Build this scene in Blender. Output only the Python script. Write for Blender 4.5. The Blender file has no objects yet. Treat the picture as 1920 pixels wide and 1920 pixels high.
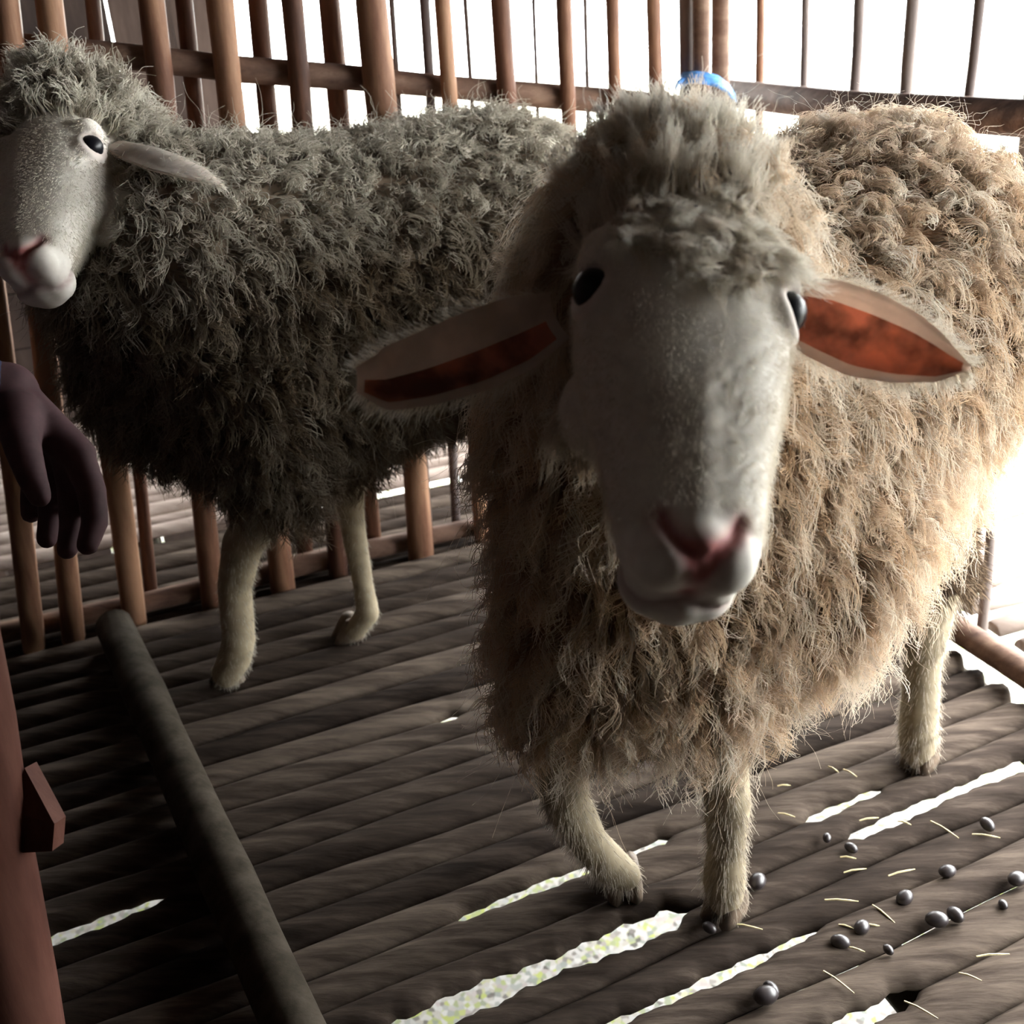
import bpy, math, random
import numpy as np
from mathutils import Vector
random.seed(7)
RNG = np.random.default_rng(11)
SC = bpy.context.scene
COL = SC.collection

# ------------------------------------------------------------------ camera
CAM_H, PITCH, ROLL, FPX = 0.85, math.radians(27.5), math.radians(3.0), 2000.0
FW = np.array([0, math.cos(PITCH), -math.sin(PITCH)])
R0 = np.array([1.0, 0, 0]); U0 = np.array([0, math.sin(PITCH), math.cos(PITCH)])
RT = math.cos(ROLL) * R0 - math.sin(ROLL) * U0
UP = math.sin(ROLL) * R0 + math.cos(ROLL) * U0
EYE = np.array([0, 0, CAM_H])
cam_data = bpy.data.cameras.new('camera')
cam_data.sensor_width = 36.0
cam_data.lens = FPX / 1920 * 36.0
cam_data.clip_start = 0.02
cam_data.dof.use_dof = True
cam_data.dof.focus_distance = 0.92
cam_data.dof.aperture_fstop = 8.0
cam = bpy.data.objects.new('camera', cam_data)
COL.objects.link(cam)
from mathutils import Matrix
cam.matrix_world = Matrix([[RT[0], UP[0], -FW[0], EYE[0]], [RT[1], UP[1], -FW[1], EYE[1]],
                           [RT[2], UP[2], -FW[2], EYE[2]], [0, 0, 0, 1]])
SC.camera = cam

# ------------------------------------------------------------------ sky and exposure
world = bpy.data.worlds.new('overcast'); SC.world = world
world.use_nodes = True
bg = world.node_tree.nodes['Background']
bg.inputs['Color'].default_value = (0.97, 1.0, 0.985, 1)
bg.inputs['Strength'].default_value = 31.0
SC.view_settings.view_transform = 'Standard'
SC.view_settings.look = 'None'
SC.view_settings.exposure = 0.0
SC.view_settings.gamma = 1.0
SC.view_settings.use_curve_mapping = False
SC.cycles.max_bounces = 8
SC.cycles.diffuse_bounces = 4
SC.cycles.transmission_bounces = 6

# ------------------------------------------------------------------ measuring helpers
def P(x, y, d):            # the point seen at pixel x,y of the photograph at depth d metres
    return EYE + d * (FW + (x - 960) / FPX * RT - (y - 960) / FPX * UP)
def ray(x, y):
    return FW + (x - 960) / FPX * RT - (y - 960) / FPX * UP
def G(x, y, z=0.0):        # the point of the floor there
    r = ray(x, y); return EYE + r * ((z - CAM_H) / r[2])
def project(w):
    q = np.asarray(w) - EYE
    d = q @ FW
    return np.stack([960 + FPX * (q @ RT) / d, 960 - FPX * (q @ UP) / d, d], -1)
CORNER = G(1320, 905)
U = G(1320, 905) - G(130, 1170); U /= np.linalg.norm(U)        # along the back fence, to the right
V = np.array([U[1], -U[0], 0])                                 # along the right fence, towards the camera
def pen(a, b, z=0.0):
    return CORNER + a * U + b * V + np.array([0, 0, z])
def on_back(x, y, b=0.0):
    r = ray(x, y); t = ((CORNER + b * V - EYE) @ V) / (r @ V); return EYE + r * t
def on_right(x, y, a=0.085):
    r = ray(x, y); t = ((CORNER + a * U - EYE) @ U) / (r @ U); return EYE + r * t
def unit(v):
    return v / (np.linalg.norm(v, axis=-1, keepdims=True) + 1e-12)

# ------------------------------------------------------------------ object helpers
def set_props(o, label=None, cat=None, group=None, kind=None):
    if label: o['label'] = label
    if cat: o['category'] = cat
    if group: o['group'] = group
    if kind: o['kind'] = kind
    return o
def empty(name, loc=(0, 0, 0), **k):
    o = bpy.data.objects.new(name, None); COL.objects.link(o)
    o.empty_display_size = 0.1
    o.location = Vector([float(c) for c in loc]); return set_props(o, **k)
def root_loc(p):
    v = np.zeros(3)
    while p is not None:
        v = v + np.array(p.location); p = p.parent
    return v
def mesh_obj(name, verts, faces, mat, parent=None, smooth=True, origin=None, **k):
    verts = np.asarray(verts, float)
    base = root_loc(parent)
    org = np.zeros(3) if origin is None else np.asarray(origin, float) - base
    me = bpy.data.meshes.new(name)
    me.from_pydata((verts - base - org).tolist(), [], [tuple(int(i) for i in f) for f in faces])
    me.polygons.foreach_set('use_smooth', [smooth] * len(me.polygons))
    me.materials.append(mat)
    o = bpy.data.objects.new(name, me); COL.objects.link(o)
    o.location = Vector([float(c) for c in org])
    if parent: o.parent = parent
    return set_props(o, **k)

# ------------------------------------------------------------------ materials
def new_mat(name):
    m = bpy.data.materials.new(name); m.use_nodes = True
    nt = m.node_tree; return m, nt, nt.nodes['Principled BSDF']
def node(nt, kind, **inp):
    n = nt.nodes.new(kind)
    for k, v in inp.items():
        n.inputs[k.replace('_', ' ')].default_value = v
    return n
def ramp(nt, stops):
    r = nt.nodes.new('ShaderNodeValToRGB')
    el = r.color_ramp.elements
    while len(el) < len(stops): el.new(0.5)
    for e, (p, c) in zip(el, stops):
        e.position = p; e.color = (*c, 1)
    return r
def wood(name, dark, mid, light, stretch=(6, 6, 6), rough=0.75, bump=0.3, rnd=0.35, along=None, spec=0.15):
    m, nt, b = new_mat(name)
    tc = nt.nodes.new('ShaderNodeTexCoord')
    mp = node(nt, 'ShaderNodeMapping'); mp.inputs['Scale'].default_value = stretch
    if along: mp.inputs['Rotation'].default_value = (0, 0, along)
    nt.links.new(tc.outputs['Object'], mp.inputs['Vector'])
    n1 = node(nt, 'ShaderNodeTexNoise', Scale=1.0, Detail=8.0, Roughness=0.65)
    nt.links.new(mp.outputs[0], n1.inputs['Vector'])
    oi = nt.nodes.new('ShaderNodeObjectInfo')
    ad = nt.nodes.new('ShaderNodeMath'); ad.operation = 'MULTIPLY_ADD'
    ad.inputs[1].default_value = rnd; ad.inputs[2].default_value = -rnd / 2
    nt.links.new(oi.outputs['Random'], ad.inputs[0])
    sm = nt.nodes.new('ShaderNodeMath'); sm.operation = 'ADD'
    nt.links.new(n1.outputs[0], sm.inputs[0]); nt.links.new(ad.outputs[0], sm.inputs[1])
    r = ramp(nt, [(0.25, dark), (0.5, mid), (0.78, light)])
    nt.links.new(sm.outputs[0], r.inputs[0])
    nt.links.new(r.outputs[0], b.inputs['Base Color'])
    b.inputs['Roughness'].default_value = rough
    b.inputs['Specular IOR Level'].default_value = spec
    bp = node(nt, 'ShaderNodeBump', Strength=bump, Distance=0.004)
    nt.links.new(n1.outputs[0], bp.inputs['Height']); nt.links.new(bp.outputs[0], b.inputs['Normal'])
    return m
ANG = math.atan2(U[1], U[0])
M_SLAT = wood('slat_wood', (0.012, 0.0085, 0.007), (0.042, 0.031, 0.025), (0.125, 0.097, 0.077), (7, 60, 20), 0.9, 0.5, 0.3, -ANG, 0.04)
M_PALE = wood('pale_slat_wood', (0.16, 0.12, 0.10), (0.28, 0.22, 0.19), (0.42, 0.35, 0.31), (7, 60, 20), 0.75, 0.3, 0.3, -ANG)  # paler base tone than the pen slats
M_BAR = wood('bar_wood', (0.05, 0.022, 0.015), (0.13, 0.060, 0.038), (0.30, 0.165, 0.10), (30, 30, 5), 0.6, 0.35, 0.4)
M_GREYBAR = wood('grey_bar_wood', (0.06, 0.045, 0.045), (0.12, 0.095, 0.09), (0.2, 0.165, 0.15), (30, 30, 5), 0.7, 0.35, 0.3)
M_RAIL = wood('rail_wood', (0.07, 0.038, 0.028), (0.15, 0.09, 0.065), (0.27, 0.18, 0.13), (8, 50, 50), 0.7, 0.35, 0.3, -ANG)
M_BAMBOO = wood('pole_bamboo', (0.011, 0.008, 0.006), (0.028, 0.022, 0.016), (0.055, 0.044, 0.034), (40, 40, 12), 0.8, 0.25, 0.2, None, 0.05)
M_POST = wood('post_wood', (0.035, 0.012, 0.009), (0.075, 0.028, 0.020), (0.12, 0.052, 0.038), (25, 25, 4), 0.65, 0.3, 0.2)
M_BOARD = wood('board_wood', (0.014, 0.009, 0.008), (0.034, 0.022, 0.018), (0.065, 0.044, 0.036), (25, 25, 4), 0.85, 0.3, 0.3)

def ground_mat():
    m, nt, b = new_mat('littered_earth')
    tc = nt.nodes.new('ShaderNodeTexCoord')
    v = node(nt, 'ShaderNodeTexVoronoi', Scale=120.0); nt.links.new(tc.outputs['Object'], v.inputs['Vector'])
    r = ramp(nt, [(0.0, (0.26, 0.24, 0.21)), (0.3, (0.36, 0.34, 0.33)), (0.55, (0.16, 0.17, 0.155)), (0.72, (0.27, 0.30, 0.07)), (0.8, (0.30, 0.26, 0.25)), (1.0, (0.07, 0.065, 0.055))])
    sp = nt.nodes.new('ShaderNodeSeparateColor'); nt.links.new(v.outputs['Color'], sp.inputs[0])
    nt.links.new(sp.outputs[0], r.inputs[0])
    nt.links.new(r.outputs[0], b.inputs['Base Color']); b.inputs['Roughness'].default_value = 0.9
    return m
M_GROUND = ground_mat()

def plain(name, c, rough=0.6, spec=0.4, noise=0.0, scale=40):
    m, nt, b = new_mat(name)
    b.inputs['Roughness'].default_value = rough; b.inputs['Specular IOR Level'].default_value = spec
    n = node(nt, 'ShaderNodeTexNoise', Scale=float(scale), Detail=5.0)
    tc = nt.nodes.new('ShaderNodeTexCoord'); nt.links.new(tc.outputs['Object'], n.inputs['Vector'])
    lo = tuple(x * (1 - noise) for x in c); hi = tuple(min(1, x * (1 + noise)) for x in c)
    r = ramp(nt, [(0.3, lo), (0.7, hi)]); nt.links.new(n.outputs[0], r.inputs[0])
    nt.links.new(r.outputs[0], b.inputs['Base Color'])
    return m
M_EYE = plain('eye_dark', (0.006, 0.006, 0.009), 0.35, 0.25)
M_HOOF = plain('hoof_horn', (0.12, 0.085, 0.06), 0.55, 0.4, 0.4, 60)
M_TWINE = plain('blue_twine', (0.10, 0.30, 0.72), 0.4, 0.5, 0.35, 120)
M_DROP = plain('dropping_dark', (0.035, 0.028, 0.03), 0.35, 0.5, 0.3, 90)
M_STRAW = plain('straw_pale', (0.62, 0.52, 0.28), 0.6, 0.4, 0.3, 200)
M_LEAF = plain('dry_leaf', (0.5, 0.5, 0.3), 0.7, 0.3, 0.5, 15)
M_SKIN = plain('dark_skin', (0.062, 0.030, 0.034), 0.75, 0.2, 0.25, 60)
M_NAVY = plain('navy_cloth', (0.018, 0.022, 0.05), 0.85, 0.2, 0.3, 90)
M_BROWNCLOTH = plain('brown_cloth', (0.05, 0.03, 0.035), 0.9, 0.2, 0.3, 90)
M_BLACKHAIR = plain('black_hair', (0.01, 0.009, 0.009), 0.5, 0.4)

def coat_mat():     # skin and short coat: colour comes from the 'coat' attribute of the mesh
    m, nt, b = new_mat('sheep_coat')
    a = nt.nodes.new('ShaderNodeAttribute'); a.attribute_name = 'coat'
    n = node(nt, 'ShaderNodeTexNoise', Scale=90.0, Detail=4.0)
    tc = nt.nodes.new('ShaderNodeTexCoord'); nt.links.new(tc.outputs['Object'], n.inputs['Vector'])
    mx = nt.nodes.new('ShaderNodeMix'); mx.data_type = 'RGBA'; mx.blend_type = 'MULTIPLY'
    r = ramp(nt, [(0.3, (0.82, 0.80, 0.78)), (0.7, (1, 1, 1))]); nt.links.new(n.outputs[0], r.inputs[0])
    mx.inputs[0].default_value = 1.0
    nt.links.new(a.outputs['Color'], mx.inputs[6]); nt.links.new(r.outputs[0], mx.inputs[7])
    nt.links.new(mx.outputs[2], b.inputs['Base Color'])
    b.inputs['Roughness'].default_value = 0.7; b.inputs['Specular IOR Level'].default_value = 0.25
    return m
M_COAT = coat_mat()

def fibre_mat(name, root, tip, white_root, white_tip, dirt_shade=(0.028, 0.018, 0.012)):  # last colour: dirt, and the shade painted into the far fleece
    m, nt, b = new_mat(name)
    nt.nodes.remove(b)
    out = nt.nodes['Material Output']
    ci = nt.nodes.new('ShaderNodeHairInfo')
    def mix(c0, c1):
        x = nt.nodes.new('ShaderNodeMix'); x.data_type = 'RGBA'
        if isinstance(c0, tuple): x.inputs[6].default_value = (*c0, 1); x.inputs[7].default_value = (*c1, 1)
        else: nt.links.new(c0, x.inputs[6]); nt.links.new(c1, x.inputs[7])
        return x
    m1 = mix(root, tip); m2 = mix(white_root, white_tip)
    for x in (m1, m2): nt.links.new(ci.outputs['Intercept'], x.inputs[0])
    at = nt.nodes.new('ShaderNodeAttribute'); at.attribute_name = 'white'
    m3 = mix(m1.outputs[2], m2.outputs[2]); nt.links.new(at.outputs['Fac'], m3.inputs[0])
    at2 = nt.nodes.new('ShaderNodeAttribute'); at2.attribute_name = 'soil_shade'
    m4 = nt.nodes.new('ShaderNodeMix'); m4.data_type = 'RGBA'; m4.inputs[7].default_value = (*dirt_shade, 1)
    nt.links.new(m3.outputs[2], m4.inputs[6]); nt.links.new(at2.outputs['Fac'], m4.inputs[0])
    d = nt.nodes.new('ShaderNodeBsdfDiffuse'); t = nt.nodes.new('ShaderNodeBsdfTranslucent')
    ms = nt.nodes.new('ShaderNodeMixShader'); ms.inputs[0].default_value = 0.3
    for s in (d, t): nt.links.new(m4.outputs[2], s.inputs['Color'])
    nt.links.new(d.outputs[0], ms.inputs[1]); nt.links.new(t.outputs[0], ms.inputs[2])
    nt.links.new(ms.outputs[0], out.inputs['Surface'])
    return m
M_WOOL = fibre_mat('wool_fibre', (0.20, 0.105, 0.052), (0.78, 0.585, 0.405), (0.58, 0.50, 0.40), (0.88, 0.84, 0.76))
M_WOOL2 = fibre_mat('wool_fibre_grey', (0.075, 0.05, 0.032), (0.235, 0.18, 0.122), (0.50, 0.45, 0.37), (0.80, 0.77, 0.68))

def ear_mat(name, base, trans, w, mot=0.8):
    m, nt, b = new_mat(name)
    out = nt.nodes['Material Output']
    n = node(nt, 'ShaderNodeTexNoise', Scale=38.0, Detail=3.0)
    tc = nt.nodes.new('ShaderNodeTexCoord'); nt.links.new(tc.outputs['Object'], n.inputs['Vector'])
    r = ramp(nt, [(0.38, tuple(x * mot for x in base)), (0.6, base)]); nt.links.new(n.outputs[0], r.inputs[0])
    nt.links.new(r.outputs[0], b.inputs['Base Color']); b.inputs['Roughness'].default_value = 0.6
    t = nt.nodes.new('ShaderNodeBsdfTranslucent')
    r2 = ramp(nt, [(0.38, tuple(x * mot for x in trans)), (0.6, trans)]); nt.links.new(n.outputs[0], r2.inputs[0]); nt.links.new(r2.outputs[0], t.inputs['Color'])
    ms = nt.nodes.new('ShaderNodeMixShader'); ms.inputs[0].default_value = w
    nt.links.new(b.outputs[0], ms.inputs[1]); nt.links.new(t.outputs[0], ms.inputs[2])
    nt.links.new(ms.outputs[0], out.inputs['Surface'])
    return m
M_EARBACK = ear_mat('ear_coat', (0.74, 0.68, 0.62), (0.80, 0.62, 0.52), 0.45)
M_EARIN = ear_mat('ear_lining', (0.46, 0.27, 0.23), (0.95, 0.30, 0.14), 0.55, 0.32)

# ------------------------------------------------------------------ shape helpers
def tube(pts, rads, sides=10, squash=None):
    pts = np.asarray(pts, float); n = len(pts)
    verts, faces = [], []
    prev = None
    for i in range(n):
        t = unit(pts[min(i + 1, n - 1)] - pts[max(i - 1, 0)])
        if prev is None:
            a = np.array([0, 0, 1.0]) if abs(t[2]) < 0.9 else np.array([1.0, 0, 0])
            x = unit(np.cross(t, a))
        else:
            x = unit(prev - t * (prev @ t))
        prev = x; y = np.cross(t, x)
        for k in range(sides):
            an = 2 * math.pi * k / sides
            verts.append(pts[i] + rads[i] * (math.cos(an) * x + math.sin(an) * y))
    for i in range(n - 1):
        for k in range(sides):
            k2 = (k + 1) % sides
            faces.append((i * sides + k, i * sides + k2, (i + 1) * sides + k2, (i + 1) * sides + k))
    faces.append(tuple(range(sides - 1, -1, -1)))
    faces.append(tuple((n - 1) * sides + k for k in range(sides)))
    return verts, faces
def stick(p0, p1, r0, r1, segs=6, sides=9, wob=0.12, bend=0.0):
    p0 = np.asarray(p0, float); p1 = np.asarray(p1, float)
    L = np.linalg.norm(p1 - p0)
    pts, rr = [], []
    side = unit(np.cross(p1 - p0, [0.3, 0.7, 0.2]))
    for i in range(segs + 1):
        s = i / segs
        j = RNG.normal(0, 1, 3) * r0 * wob * (0 if i in (0, segs) else 1)
        pts.append(p0 + (p1 - p0) * s + j + side * bend * L * math.sin(math.pi * s))
        rr.append((r0 + (r1 - r0) * s) * (1 + RNG.normal(0, 0.05)))
    return tube(pts, rr, sides)
def plank(p0, p1, width, thick, widthdir, segs=1):
    p0 = np.asarray(p0, float); p1 = np.asarray(p1, float)
    w = unit(np.asarray(widthdir, float)) * width / 2
    h = unit(np.cross(p1 - p0, w)) * thick / 2
    v = [p + a * w + b * h for p in (p0, p1) for a, b in ((-1, -1), (1, -1), (1, 1), (-1, 1))]
    f = [(3, 2, 1, 0), (4, 5, 6, 7), (0, 1, 5, 4), (1, 2, 6, 5), (2, 3, 7, 6), (3, 0, 4, 7)]
    return v, f

# ------------------------------------------------------------------ setting: ground, slatted floor
gv = [(-14, -10, -0.62), (14, -10, -0.62), (14, 16, -0.62), (-14, 16, -0.62)]
mesh_obj('ground', gv, [(0, 1, 2, 3)], M_GROUND, smooth=False, kind='structure', label='pale littered earth below the slatted floor')

floor = empty('floor', pen(0, 0), kind='structure', label='dark slatted wooden pen floor with bright gaps')
EDGES = [0.03, 0.075, 0.12, 0.16, 0.205, 0.25, 0.29, 0.335, 0.38, 0.422, 0.468, 0.517, 0.566, 0.61, 0.65, 0.69,
         0.730, 0.780, 0.822, 0.862, 0.905, 0.95, 0.999, 1.055, 1.11, 1.165, 1.22, 1.28, 1.34, 1.40, 1.46, 1.52]
GAPS = {0.422: [(-0.64, -0.605, 0.011), (-0.562, -0.535, 0.007)], 0.566: [(-1.13, -0.985, 0.013)],
        0.730: [(-0.715, -0.462, 0.010)], 0.780: [(-0.318, -0.208, 0.012)], 0.822: [(-1.0, -0.50, 0.022), (-0.290, 0.02, 0.011)],
        0.905: [(-0.75, -0.385, 0.011)], 0.999: [(-0.50, -0.345, 0.018)], 0.205: [(-0.30, -0.18, 0.008)], 1.055: [(-0.25, -0.1, 0.012)]}
def gap(e, a):
    g = -0.0004
    for a0, a1, w in GAPS.get(e, ()):
        s = min((a - a0) / 0.012, (a1 - a) / 0.012)
        if s > 0:
            g = max(g, (w + 0.005) * min(1, s) * (0.85 + 0.2 * math.sin(a * 37 + e * 50) + 0.15 * math.sin(a * 131) + 0.12 * math.sin(a * 290 + e * 9)) / 2)
    return g
DRIFT = -0.065
def edge_b(e, a):
    return e + DRIFT * (a + 0.5) * (0.4 + 0.6 * min(1, e / 0.6)) + 0.0025 * math.sin(a * 9 + e * 31) + 0.0015 * math.sin(a * 23 + e * 70)
def make_slat(b0, b1, a0, a1, mat, name, crown=0.012, thick=0.015, step=0.008, z=0.0):
    n = max(3, int((a1 - a0) / step)); v, f = [], []
    tz = RNG.normal(0, 0.0018); ph = RNG.random() * 6
    for i in range(n + 1):
        a = a0 + (a1 - a0) * i / n
        lo = edge_b(b0, a) + gap(b0, a); hi = edge_b(b1, a) - gap(b1, a)
        w = hi - lo
        end = min(1, min(i, n - i) / 1.5 + 0.55)
        zz = z + tz + 0.0012 * math.sin(a * 5 + ph)
        for q, h in ((0.03, -thick), (0.0, -0.007), (0.10, -0.003), (0.3, 0.0), (0.7, 0.0), (0.90, -0.003), (1.0, -0.007), (0.97, -thick)):
            qq = 0.5 + (q - 0.5) * end
            v.append(pen(a, lo + w * qq, zz + (h if h < -0.013 else h * crown / 0.007)))
    for i in range(n):
        for k in range(8):
            k2 = (k + 1) % 8
            f.append((i * 8 + k2, i * 8 + k, (i + 1) * 8 + k, (i + 1) * 8 + k2))
    f.append(tuple(range(8))); f.append(tuple(n * 8 + k for k in range(7, -1, -1)))
    return mesh_obj(name, v, f, mat, floor, smooth=True)
for i in range(len(EDGES) - 1):
    make_slat(EDGES[i], EDGES[i + 1], -2.0, 0.045 + RNG.uniform(-0.008, 0.008), M_SLAT, 'slat')
# paler slats of the walkways beyond the two fences
for bb in (0.0345, -0.0105, -0.058, -0.103, -0.150, -0.196):  # dark skirt slats added to close the bright gap at the fence foot
    make_slat(bb - 0.046, bb, -2.0, 0.06, M_SLAT, 'slat', step=0.1, z=-0.012)
b = -0.23
while b > -0.80:
    w = 0.042 + RNG.uniform(-0.004, 0.006)
    make_slat(b - w, b - 0.006, -2.0, 0.55, M_PALE, 'walkway_slat', step=0.2, z=0.01)
    b -= w
b = -0.3
while b < 1.3:
    w = 0.05 + RNG.uniform(-0.004, 0.006)
    make_slat(b, b + w - 0.003, 0.135, 0.95, M_PALE, 'walkway_slat', step=0.1, z=0.0)
    b += w
for aa in (-1.7, -0.95, -0.330, 0.04):      # bearers under the slats
    v, f = stick(pen(aa, -0.8, -0.05), pen(aa, 1.6, -0.05), 0.024, 0.024, 5, 8, 0.05)
    mesh_obj('joist', v, f, M_BAMBOO, floor)

# ------------------------------------------------------------------ setting: fences
wall_back = empty('wall_back', pen(-1, 0), kind='structure', label='fence of upright wooden bars behind the far sheep')
wall_right = empty('wall_right', pen(0.085, 0.5), kind='structure', label='open fence of thin bars along the bright right side')
# bars: pixel at the top of the photograph, pixel at the foot on the floor, width, in front (-1) or behind (+1) the rail
def back_bar(x0, x1, y1, wpx, side, mat=M_BAR, top=1.3):
    off = -0.028 if side > 0 else 0.026
    t = on_back(x0, 0, off); bt = on_back(x1, y1, off)
    r = wpx / FPX * np.linalg.norm(((t + bt) / 2 - EYE) @ FW) / 2
    d = unit(bt - t)
    head = t - d * ((top - t[2]) / abs(d[2])) if t[2] < top else t
    foot = bt + d * ((bt[2] + 0.03) / abs(d[2]))
    v, f = stick(head, foot, r * 0.95, r * 1.05, 7, 9, 0.10)
    mesh_obj('bar', v, f, mat, wall_back)
for args in [(95, 250, 1145, 46, -1), (172, 262, 900, 26, 1), (282, 400, 1120, 44, -1), (345, 445, 1000, 30, 1), (412, 530, 1090, 48, -1),
             (485, 570, 1000, 34, 1), (548, 635, 1075, 38, -1), (618, 700, 1000, 36, 1), (695, 790, 1045, 52, -1), (12, 135, 1170, 44, -1),
             (828, 905, 1030, 30, -1), (938, 1000, 1000, 34, -1),
             (1056, 1100, 975, 25, -1), (1147, 1178, 960, 24, -1), (1226, 1250, 940, 26, -1), (-75, 60, 1180, 44, -1), (-160, -20, 1190, 44, 1)]:
    back_bar(*args)
for args in [(795, 850, 900, 18, 1), (1000, 1035, 900, 7, 1), (1097, 1120, 900, 7, 1), (735, 800, 900, 10, 1), (872, 930, 900, 8, 1)]:
    back_bar(*args, mat=M_GREYBAR)
def wall_stick(name, p0, p1, r0, r1, mat, parent, **k):
    v, f = stick(p0, p1, r0, r1, 8, 10, 0.08); return mesh_obj(name, v, f, mat, parent, **k)
wall_stick('rail', on_back(-260, 60), on_back(1330, 208), 0.016, 0.017, M_RAIL, wall_back, label='long round rail the bars are nailed to')
wall_stick('rail', pen(-2.0, 0.0, 1.28), pen(0.1, 0.0, 1.28), 0.018, 0.018, M_RAIL, wall_back)
wall_stick('rail', pen(-2.0, 0.0, 0.012), pen(0.06, 0.0, 0.012), 0.016, 0.016, M_RAIL, wall_back)
# corner posts
for x0, x1, w, off, mt in ((1288, 1297, 26, 0.0, M_GREYBAR), (1316, 1318, 30, 0.03, M_RAIL), (1350, 1346, 32, 0.0, M_RAIL)):
    t = on_back(x0, 0, off); bt = on_back(x1, 905, off); d = unit(bt - t)
    r = w / FPX * ((t + bt) / 2 - EYE) @ FW / 2
    v, f = stick(t - d * 0.5, bt + d * ((bt[2] + 0.55) / abs(d[2])), r, r, 8, 10, 0.08)
    mesh_obj('corner_post', v, f, mt, wall_back)
# right fence
def right_bar(x0, x1, y1, wpx, mat=M_GREYBAR, a=0.10):
    t = on_right(x0, 0, a); m = on_right(x1, y1, a); d = unit(m - t)
    r = wpx / FPX * ((t - EYE) @ FW) / 2
    foot = m + d * ((m[2] + 0.03) / abs(d[2])); head = t - d * ((1.3 - t[2]) / abs(d[2]))
    v, f = stick(head, foot, r, r, 9, 9, 0.16)
    mesh_obj('bar', v, f, mat, wall_right)
right_bar(1426, 1424, 150, 17, M_BAR)
for args in [(1510, 1506, 165, 15), (1610, 1602, 170, 20), (1714, 1700, 170, 25), (1838, 1815, 185, 20), (1945, 1914, 350, 26)]:
    right_bar(*args)
for bb in np.arange(0.95, 2.6, 0.105):
    v, f = stick(pen(0.10, bb, -0.03), pen(0.10 + RNG.normal(0, 0.01), bb + RNG.normal(0, 0.01), 1.3), 0.010, 0.010, 6, 8, 0.15)
    mesh_obj('bar', v, f, M_GREYBAR, wall_right)
rr0, rr1 = on_right(1345, 172), on_right(1880, 217)
wall_stick('rail', rr0, rr1 + (rr1 - rr0) * 3.2, 0.021, 0.021, M_RAIL, wall_right, label='round rail darkened against the light')
wall_stick('rail', pen(0.085, 0, 1.28), pen(0.085, 2.6, 1.28), 0.018, 0.018, M_RAIL, wall_right)
pr0, pr1 = G(1780, 1170, 0.02), G(1920, 1260, 0.02)
pd = unit(pr1 - pr0)
wall_stick('floor_rail', pr0 - pd * 0.55, pr1 + pd * 1.9, 0.019, 0.019, M_RAIL, wall_right, label='round pole along the foot of the right fence')

for k in range(15):     # unseen boards added to shut out light from the near right
    v, f = plank(pen(0.16, 1.47 + k * 0.135, -0.62), pen(0.16, 1.47 + k * 0.135, 1.1), 0.134, 0.018, V)
    mesh_obj('board', v, f, M_BOARD, wall_right, smooth=False)
for k in range(4):      # low boards beyond the walkway behind the back fence
    v, f = plank(pen(-4.0, -0.88, -0.0 + k * 0.115), pen(0.62, -0.88, -0.0 + k * 0.115), 0.112, 0.018, (0, 0, 1))
    mesh_obj('low_board', v, f, M_BOARD, wall_back, smooth=False)

# blue twine round the corner posts
tw = empty('twine', on_back(1320, 165), label='blue plastic twine tied round the corner posts above the near sheep', cat='twine')
def px_path(pts, dep):
    return [P(x, y, d) for (x, y), d in zip(pts, dep)]
dC = (on_back(1318, 165, 0.03) - EYE) @ FW
for k, (dx, dy) in enumerate(((0, 0), (2, 7), (-1, -6))):
    pts = [(1276, 158), (1283, 146), (1300, 144), (1322, 146), (1345, 152), (1364, 166), (1378, 184)]
    v, f = tube(px_path([(x + dx, y + dy) for x, y in pts], [dC + 0.01, dC - 0.022, dC - 0.03, dC - 0.034, dC - 0.03, dC - 0.02, dC - 0.005]), [0.0022, 0.004, 0.0045, 0.0045, 0.0045, 0.0035, 0.002], 6)
    mesh_obj('strand', v, f, M_TWINE, tw)
v, f = tube(px_path([(1283, 148), (1272, 154), (1266, 166), (1270, 172)], [dC - 0.022, dC - 0.025, dC - 0.02, dC - 0.02]), [0.0035, 0.003, 0.002, 0.001], 6)
mesh_obj('loose_end', v, f, M_TWINE, tw)

# ------------------------------------------------------------------ setting: neighbouring shed, with unseen roof and walls shaping the light
rv = [pen(-4, -1.05, 2.35), pen(0.62, -1.05, 1.05), pen(0.62, 4.0, 1.05), pen(-4, 4.0, 2.35)]  # roof out of view, right edge set low to keep sky light out
rv2 = [p + np.array([0, 0, 0.03]) for p in rv]
BOXF = [(0, 1, 2, 3), (7, 6, 5, 4), (0, 4, 5, 1), (1, 5, 6, 2), (2, 6, 7, 3), (3, 7, 4, 0)]
mesh_obj('ceiling', rv + rv2, BOXF, M_BOARD, smooth=False, kind='structure', label='unseen roof over the pen, lowered to block sky light')
for k in range(17):     # boards added out of view above the bars, blocking sky light
    aa = -2.05 + k * 0.135
    v, f = plank(pen(aa, -0.06, 0.98), pen(aa, -0.06, 1.19 - 0.284 * aa), 0.133, 0.016, U)
    mesh_obj('board', v, f, M_BOARD, wall_back, smooth=False)
for k in range(22):     # hanging boards added unseen beyond the walkway to cut sky light
    aa = -2.1 + k * 0.135
    v, f = plank(pen(aa, -1.0, 0.90), pen(aa, -1.0, 1.19 - 0.284 * aa), 0.134, 0.016, U)
    mesh_obj('sky_block_board', v, f, M_BOARD, wall_back, smooth=False)
light_block_left = empty('light_block_left', pen(-2.1, 1.0), kind='structure', label='unseen dark boards added to keep light off the left side')
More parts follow.
